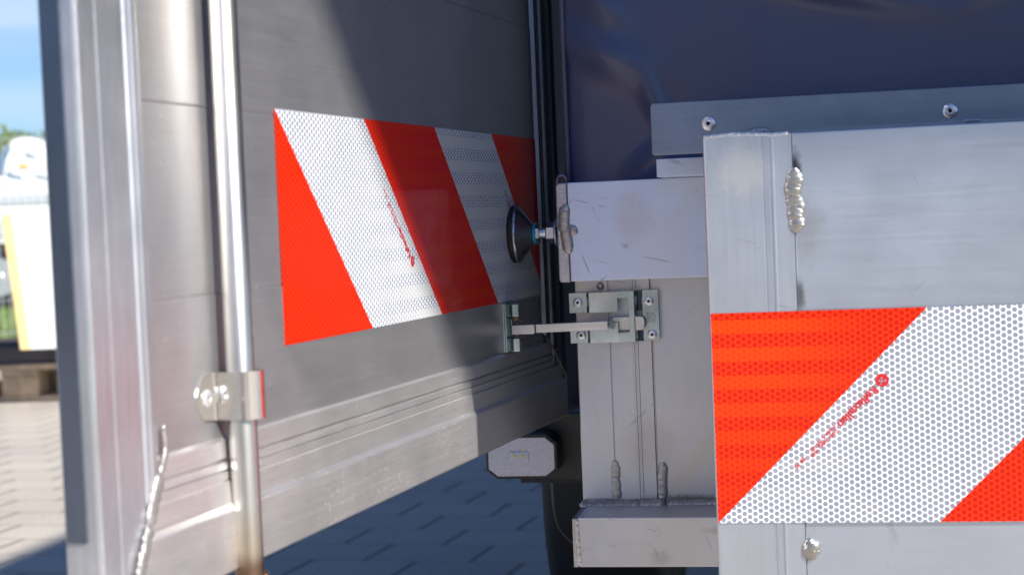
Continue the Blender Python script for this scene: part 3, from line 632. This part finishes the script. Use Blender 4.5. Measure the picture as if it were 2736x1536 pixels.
# ---- near rear panel: flat sheet, corner extrusion, welds, warning sheet
bm = bmesh.new(); box(bm, -.0342, 1.1, 1.1390, 1.1640, .336, .6690); pl = obj('rear_panel', bm, M_plate, T, bevel=.0008)
cp = [(-.0928, 1.164), (-.0928, 1.1385), (-.0922, 1.1374), (-.0910, 1.1370), (-.0545, 1.1370), (-.0541, 1.1376), (-.0533, 1.1376), (-.0529, 1.1370), (-.0495, 1.1368), (-.0491, 1.1374), (-.0483, 1.1374), (-.0479, 1.1366), (-.0468, 1.1366), (-.0464, 1.1372), (-.0345, 1.1376), (-.0344, 1.164)]
bm = bmesh.new(); prism(bm, cp, 'z', .336, .6688); co_ = obj('corner_profile', bm, M_corner, T)
bm = bmesh.new(); weld(bm, [(-.0925, 1.1378, .6686), (-.075, 1.1380, .6698), (-.058, 1.1382, .6690), (-.045, 1.1380, .6682), (-.036, 1.1385, .6688)], .0016, (0, -1, 0), .006, 1, 17, .3)
obj('weld_bead', bm, M_corner, co_, bevel=.0005)
bm = bmesh.new(); weld(bm, [(-.0340, 1.1372, .6460), (-.0333, 1.1372, .637), (-.0350, 1.1372, .629), (-.0330, 1.1374, .6210), (-.0336, 1.1374, .6135), (-.0328, 1.1370, .6085), (-.0331, 1.1370, .6035)], .0050, (0, -1, 0), .0021, .27, 40, .16); obj('weld_bead', bm, M_weld, pl)
bm = bmesh.new(); weld(bm, [(-.0322, 1.1368, .3995), (-.0312, 1.1368, .392), (-.0310, 1.1368, .3855)], .0056, (0, -1, 0), .0024, .35, 43, .2)
obj('weld_bead', bm, M_weld, pl)
plR = lambda u, v, t: (-.0916 + u, 1.1364 - t, .4110 + v)
def lettR(bm, place, th):
    mark_line(bm, place, th, (.1095, .0945), math.atan2(-1, -1), 1.30)
    mark_line(bm, place, th, (.1095 + .289, .0945), math.atan2(-1, -1), 1.30)
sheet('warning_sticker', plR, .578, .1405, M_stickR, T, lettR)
# ---- marker lamp, bracket, wheel, mudguard, cable
def octa(x0, x1, z0, z1, c): return [(x0 + c, z0), (x1 - c, z0), (x1, z0 + c * .8), (x1, z1 - c * .8), (x1 - c, z1), (x0 + c, z1), (x0, z1 - c * .8), (x0, z0 + c * .8)]
bm = bmesh.new(); prism(bm, octa(-.3622, -.2895, .3620, .4065, .011), 'y', 1.651, 1.682); lamp = obj('marker_lamp', bm, M_black, T, bevel=.0010)
bm = bmesh.new(); prism(bm, octa(-.3590, -.2925, .3650, .4030, .009), 'y', 1.6490, 1.6515)
g = NG('prismatic_lens'); c = g.co(); sp = g.n('ShaderNodeSeparateXYZ'); g.L(c, sp.inputs[0])
hx = g.M('MULTIPLY', g.M('SINE', g.M('MULTIPLY', sp.outputs[0], 2300.0)), g.M('SINE', g.M('MULTIPLY', sp.outputs[2], 2300.0)))
hn = g.noise(c, (1, 1, 1), 700, 2); g.bump(hx, .0004, .8)
mlens = g.fin(g.mix(g.step(g.M('ADD', hx, g.M('MULTIPLY', hn, .6)), -.2, .8), (.18, .17, .27), (.95, .94, .98)), .25, .2); g.b.inputs['Coat Weight'].default_value = .6
obj('lens', bm, mlens, lamp)
bm = bmesh.new(); box(bm, -.3375, -.3185, 1.6478, 1.6492, .3800, .3890); obj('led_window', bm, M_ledp, lamp)
for x in (-.3325, -.3240):
    bm = bmesh.new(); lathe(bm, [(1.6478, .0017), (1.6470, .0015)], (x, 0, .3850), 'y', 14); obj('led', bm, M_led, lamp)
bm = bmesh.new(); prism(bm, [(-.3240, .3560), (-.16, .3500), (-.16, .4240), (-.3240, .4235)], 'y', 1.684, 1.80); obj('lamp_bracket', bm, plain('black_bracket', (.004, .004, .006), .35), T, bevel=.002)
bm = bmesh.new(); lathe(bm, [(-.385, .16), (-.392, .20), (-.394, .235), (-.388, .272), (-.372, .290), (-.34, .297), (-.30, .297), (-.27, .290), (-.255, .272), (-.25, .235), (-.252, .20), (-.262, .16)], (0, 2.36, .297), 'x', 64)
wh = obj('wheel', bm, M_rubber, T)
bm = bmesh.new(); lathe(bm, [(-.372, .165), (-.380, .158), (-.365, .12), (-.366, .05), (-.30, .05), (-.27, .165)], (0, 2.36, .297), 'x', 40); obj('rim', bm, M_cup, wh)
bm = bmesh.new()
for i in range(18):
    a0_, a1_ = PI * i / 18, PI * (i + 1) / 18
    prism(bm, [(2.36 + .34 * cos(a), .30 + .33 * sin(a)) for a in (a0_, a1_)] + [(2.36 + .345 * cos(a), .30 + .335 * sin(a)) for a in (a1_, a0_)], 'x', -.40, -.245)
obj('mudguard', bm, M_black, T)
bm = bmesh.new(); tube(bm, spline([(-.3050, 1.70, .352), (-.3040, 1.70, .325), (-.296, 1.69, .303), (-.276, 1.68, .288), (-.245, 1.67, .283)], 8), .0012, 8); obj('lamp_cable', bm, plain('cable', (.05, .045, .045), .35), T)
# hull behind the tarpaulin, chassis, unseen flap added to cast the diagonal shade
bm = bmesh.new(); box(bm, -.215, 1.9, 1.475, 4.9, .43, 1.21); obj('box_body', bm, plain('body_shell', (.03, .03, .05), .5), T)
bm = bmesh.new(); box(bm, -.15, 1.8, 1.50, 4.8, .34, .43); obj('chassis', bm, M_black, T)
bm = bmesh.new(); box(bm, 1.0, 1.06, 1.16, 1.50, .34, 1.2); obj('corner_post', bm, M_post, T)
bm = bmesh.new(); box(bm, .02, 1.0, 1.163, 1.475, .345, .37); obj('floor_sill', bm, M_foot, T)
bm = bmesh.new(); ZF = 2.4; YF = 1.736 - .91 * ZF; prism(bm, [(1.16, ZF), (4.2, ZF), (4.2, ZF + .03), (1.16, ZF + .03)], 'y', YF, 3.2); obj('added_shade_flap', bm, plain('added_flap_skin', (.10, .10, .13), .5), T, bevel=.003)
for x in (1.25, 1.85):
    bm = bmesh.new(); tube(bm, [(x, 1.6, 1.2), (x, 1.6, ZF)], .015, 10); obj('added_flap_strut', bm, M_rail, T)

# ---------------------------------------------------------------- background
def far(px, py, d):       # a bearing from where the photographer stands, at distance d along the view
    return Vector((0, 0, .62)) + (FW + RT * ((px - 1288) / 4275.5) + UP * (-(py - 723) / 4275.5)) * d
# pallet with beams and a board on it
PA = -.06
P = empty('wooden_pallet', (-3.13, 6.0, 0), PA + .17); tag(P, 'weathered wooden pallet on sunlit paving carrying dark beams and a white board', 'pallet')
ORG[P.name] = Vector((0, 0, 0))
for k, (y0, y1) in enumerate(((0, .12), (.34, .46), (.68, .80))):
    bm = bmesh.new(); box(bm, -.6, .6, y0, y1, 0, .022); obj('runner', bm, M_wood, P, bevel=.003)
    for x in (-.6, -.0725, .455):
        bm = bmesh.new(); box(bm, x, x + .145, y0 + .002, y1 - .002, .0225, .1); obj('block', bm, M_wood, P, bevel=.004)
for x in (-.6, -.0725, .455):
    bm = bmesh.new(); box(bm, x, x + .145, -.001, .801, .1005, .122); obj('stringer', bm, M_wood, P, bevel=.002)
for k in range(5):
    bm = bmesh.new(); y = k * .172; box(bm, -.602, .602, y, y + .115, .1225, .144); obj('deck_board', bm, M_wood, P, bevel=.002)
for k in range(3):
    B_ = bmesh.new(); y = .02 + k * .25; box(B_, -1.1, .95, y, y + .07, 0, .065)
    for s_ in (0,): box(B_, -1.1, .95, y + .012, y + .058, .066, .069)
    o = obj('metal_beam', B_, M_steel, bevel=.003); q = Matrix.Rotation(PA + .17, 4, 'Z'); o.location = Vector((-3.13, 6.0, .145)) + q.to_3x3() @ Vector((-.075, y + .035, 0)); o.rotation_euler.z = PA + .17
    tag(o, ('front', 'middle', 'rear')[k] + ' dark weathered beam lying along the wooden pallet', 'beam', 'dark beams on the pallet')
# white board with yellow edge
bx = far(50, 862, 6.25); by = Vector((.98, .17, 0)).normalized()
W = empty('white_board', (bx.x, bx.y, .216)); tag(W, 'large white board with a yellow left edge standing on the beams of the pallet', 'board'); W.rotation_euler = (0, 0, math.atan2(.17, .98)); ORG[W.name] = Vector((0, 0, 0))
bm = bmesh.new(); prism(bm, [(.038, 0), (1.2, 0), (1.2, .50), (-.008, .50)], 'y', 0, .045); obj('panel', bm, M_white, W, bevel=.003)
bm = bmesh.new(); prism(bm, [(0, 0), (.0375, 0), (-.0085, .50), (-.046, .50)], 'y', -.002, .047); obj('edge_trim', bm, M_yellow, W, bevel=.003)
# wire mesh fence
F0, F1 = far(-900, 583, 10.5), far(500, 583, 10.5); F0.z = F1.z = 0
fe = empty('mesh_fence', F0, math.atan2(F1.y - F0.y, F1.x - F0.x)); tag(fe, 'grey wire mesh fence between the paving and the white vehicles', 'fence'); ORG[fe.name] = Vector((0, 0, 0)); FL = (F1 - F0).length
bm = bmesh.new()
for i in range(int(FL / .05)): box(bm, i * .05 - .0025, i * .05 + .0025, -.0025, .0025, .02, 1.25)
for j in range(7): box(bm, 0, FL, -.0065, -.003, .05 + j * .2 - .003, .05 + j * .2 + .003)
obj('wire_mesh', bm, M_wire, fe)
for x in (0.02, FL / 2 + .25, FL - .02):
    bm = bmesh.new(); box(bm, x - .025, x + .025, .006, .046, 0, 1.3); obj('post', bm, M_wire, fe, bevel=.003)
# white low box trailer behind the fence
c0 = far(40, 583, 15); tr = empty('low_trailer', (c0.x, c0.y, 0), .2); ORG[tr.name] = Vector((0, 0, 0)); tag(tr, 'low white trailer with pale grey stripes behind the wire fence', 'trailer')
bm = bmesh.new(); box(bm, -1.6, 1.9, 0, 1.7, .62, 1.06); obj('body', bm, M_white, tr, bevel=.02)
bm = bmesh.new(); box(bm, -1.62, 1.92, -.012, -.001, .66, .80); box(bm, -1.62, 1.92, -.012, -.001, .93, 1.02); obj('stripe', bm, M_wgrey, tr)
for y in (-.02, 1.52):
    bm = bmesh.new(); lathe(bm, [(y, .20), (y - .01, .27), (y + .03, .30), (y + .15, .30), (y + .19, .27), (y + .19, .15)], (-.17, 0, .30), 'y', 40); wq = obj('wheel', bm, M_rubber, tr)
    bm = bmesh.new(); lathe(bm, [(y - .004, .17), (y + .02, .15), (y + .01, .05), (y - .02, .04)], (-.17, 0, .30), 'y', 30); obj('rim', bm, M_rivet, wq)
# motorhome further back
DM = 40
def mp_(px, py, dd=0): return far(px, py, DM) + Vector((-.195, .98, 0)) * dd
mh = empty('motorhome', far(60, 583, DM) * 1.0); mh.location.z = 0; tag(mh, 'white motorhome with a rounded front and amber lamp far behind the fence', 'motorhome'); ORG[mh.name] = mh.location.copy()
out = [(-70, 640), (-66, 470), (-40, 440), (-12, 400), (6, 372), (28, 352), (58, 342), (88, 350), (118, 372), (150, 384), (420, 384), (420, 640)]
bm = bmesh.new(); A_ = [bm.verts.new(mp_(*p)) for p in out]; B_ = [bm.verts.new(mp_(*p, 2.3)) for p in out]
for i in range(len(out)): bm.faces.new((A_[i], A_[(i + 1) % len(out)], B_[(i + 1) % len(out)], B_[i]))
bm.faces.new(A_); bm.faces.new(list(reversed(B_))); obj('body', bm, M_white, mh, bevel=.12)
def patch(name, pts, mat, off=-.03):
    bm = bmesh.new(); a = [bm.verts.new(mp_(*p, off)) for p in pts]; b = [bm.verts.new(mp_(*p, off + .028)) for p in pts]
    for i in range(len(pts)): bm.faces.new((a[i], a[(i + 1) % len(pts)], b[(i + 1) % len(pts)], b[i]))
    bm.faces.new(a); bm.faces.new(list(reversed(b))); return obj(name, bm, mat, mh)
patch('windscreen', [(-40, 452), (-14, 412), (4, 384), (24, 364), (27, 372), (16, 405), (10, 440)], M_glass)
patch('roof_vent', [(62, 385), (70, 384), (90, 394), (88, 398), (66, 392)], M_glass)
patch('amber_lamp', [(47, 412), (66, 412), (70, 422), (50, 422)], M_orange)
patch('skirt_line', [(18, 432), (40, 440), (58, 446), (58, 451), (18, 444)], M_glass)
patch('skirt_line', [(84, 437), (120, 446), (200, 450), (200, 456), (100, 448)], M_glass)
patch('lower_panel', [(-60, 470), (400, 470), (400, 478), (-60, 478)], M_wgrey)
for px in (0, 330):
    c_ = mp_(px, 0); bm = bmesh.new(); lathe(bm, [(-.03, .2), (-.04, .3), (0, .34), (.2, .34), (.2, .2)], (0, 0, 0), 'y', 30)
    bmesh.ops.rotate(bm, verts=bm.verts, matrix=Matrix.Rotation(.196, 3, 'Z')); bmesh.ops.translate(bm, verts=bm.verts, vec=(c_.x, c_.y, .34)); obj('wheel', bm, M_rubber, mh)
# trees
def tree(loc, H, Rc, n_, mat, label, group):
    t = empty('tree', loc); tag(t, label, 'tree', group); ORG[t.name] = Vector((0, 0, 0))
    bm = bmesh.new(); pts = [(0, 0, -.05), (.05, .02, H * .25), (-.04, .05, H * .5), (.02, 0, H * .8)]
    sp_ = spline(pts, 5); tube(bm, sp_, .2, 10, None, lambda f: (H * .035) * (1 - .8 * f))
    for k in range(7):
        a = k * 2.4; z = H * (.3 + .06 * k); tube(bm, spline([(0, 0, z), (cos(a) * Rc * .4, sin(a) * Rc * .4, z + H * .1), (cos(a) * Rc * .8, sin(a) * Rc * .8, z + H * .18)], 4), .1, 6, None, lambda f: H * .014 * (1 - .8 * f))
    obj('trunk', bm, M_bark, t)
    bm = bmesh.new(); cl = []
    for k in range(26):
        a = random.uniform(0, 2 * PI); r = Rc * random.uniform(.1, .85); z = H * random.uniform(.35, .92); sc = 1 - abs(z / H - .6) * .9
        cl.append((Vector((cos(a) * r * sc, sin(a) * r * sc, z)), Rc * random.uniform(.25, .42)))
    for i in range(n_):
        c_, r = random.choice(cl); d_ = Vector((random.gauss(0, 1), random.gauss(0, 1), random.gauss(0, 1))).normalized() * r * random.uniform(.5, 1.0)
        p = c_ + d_; s_ = Rc * random.uniform(.03, .06); u_ = Vector((random.gauss(0, 1), random.gauss(0, 1), random.gauss(0, 1))).normalized(); v_ = u_.orthogonal().normalized()
        bm.faces.new([bm.verts.new(p + u_ * s_), bm.verts.new(p + v_ * s_ * .6), bm.verts.new(p - u_ * s_), bm.verts.new(p - v_ * s_ * .6)])
    me = bpy.data.meshes.new('crown'); bm.to_mesh(me); bm.free(); link('crown', me, mat, t)
for (px, d_, H, Rc, mat, lab) in ((-25, 62, 4.9, 2.2, M_leaf, 'bright green tree at the left edge of the photo, beyond the motorhome'), (38, 75, 5.2, 2.3, M_leaf2, 'dark green tree showing just above the motorhome roof'), (128, 66, 4.75, 2.0, M_leaf2, 'green tree beside the dark edge of the open door')):
    p = far(px, 583, d_); tree((p.x, p.y, 0), H, Rc, 3500, mat, lab, 'trees beyond the motorhome')

# unseen leafy hedge, added for the polished parts to mirror
bm = bmesh.new()
for i in range(9000):
    p = Vector((random.uniform(-9, 12), random.gauss(-9.5, .5), random.uniform(0, 2.6))); s_ = random.uniform(.05, .12)
    u_ = Vector((random.gauss(0, 1), random.gauss(0, 1), random.gauss(0, 1))).normalized(); v_ = u_.orthogonal().normalized()
    bm.faces.new([bm.verts.new(p + u_ * s_), bm.verts.new(p + v_ * s_ * .7), bm.verts.new(p - u_ * s_), bm.verts.new(p - v_ * s_ * .7)])
me = bpy.data.meshes.new('hedge'); bm.to_mesh(me); bm.free(); hd = link('hedge', me, M_leaf2); tag(hd, 'unseen dense green hedge added behind the photographer for reflections', 'hedge', None, 'stuff')
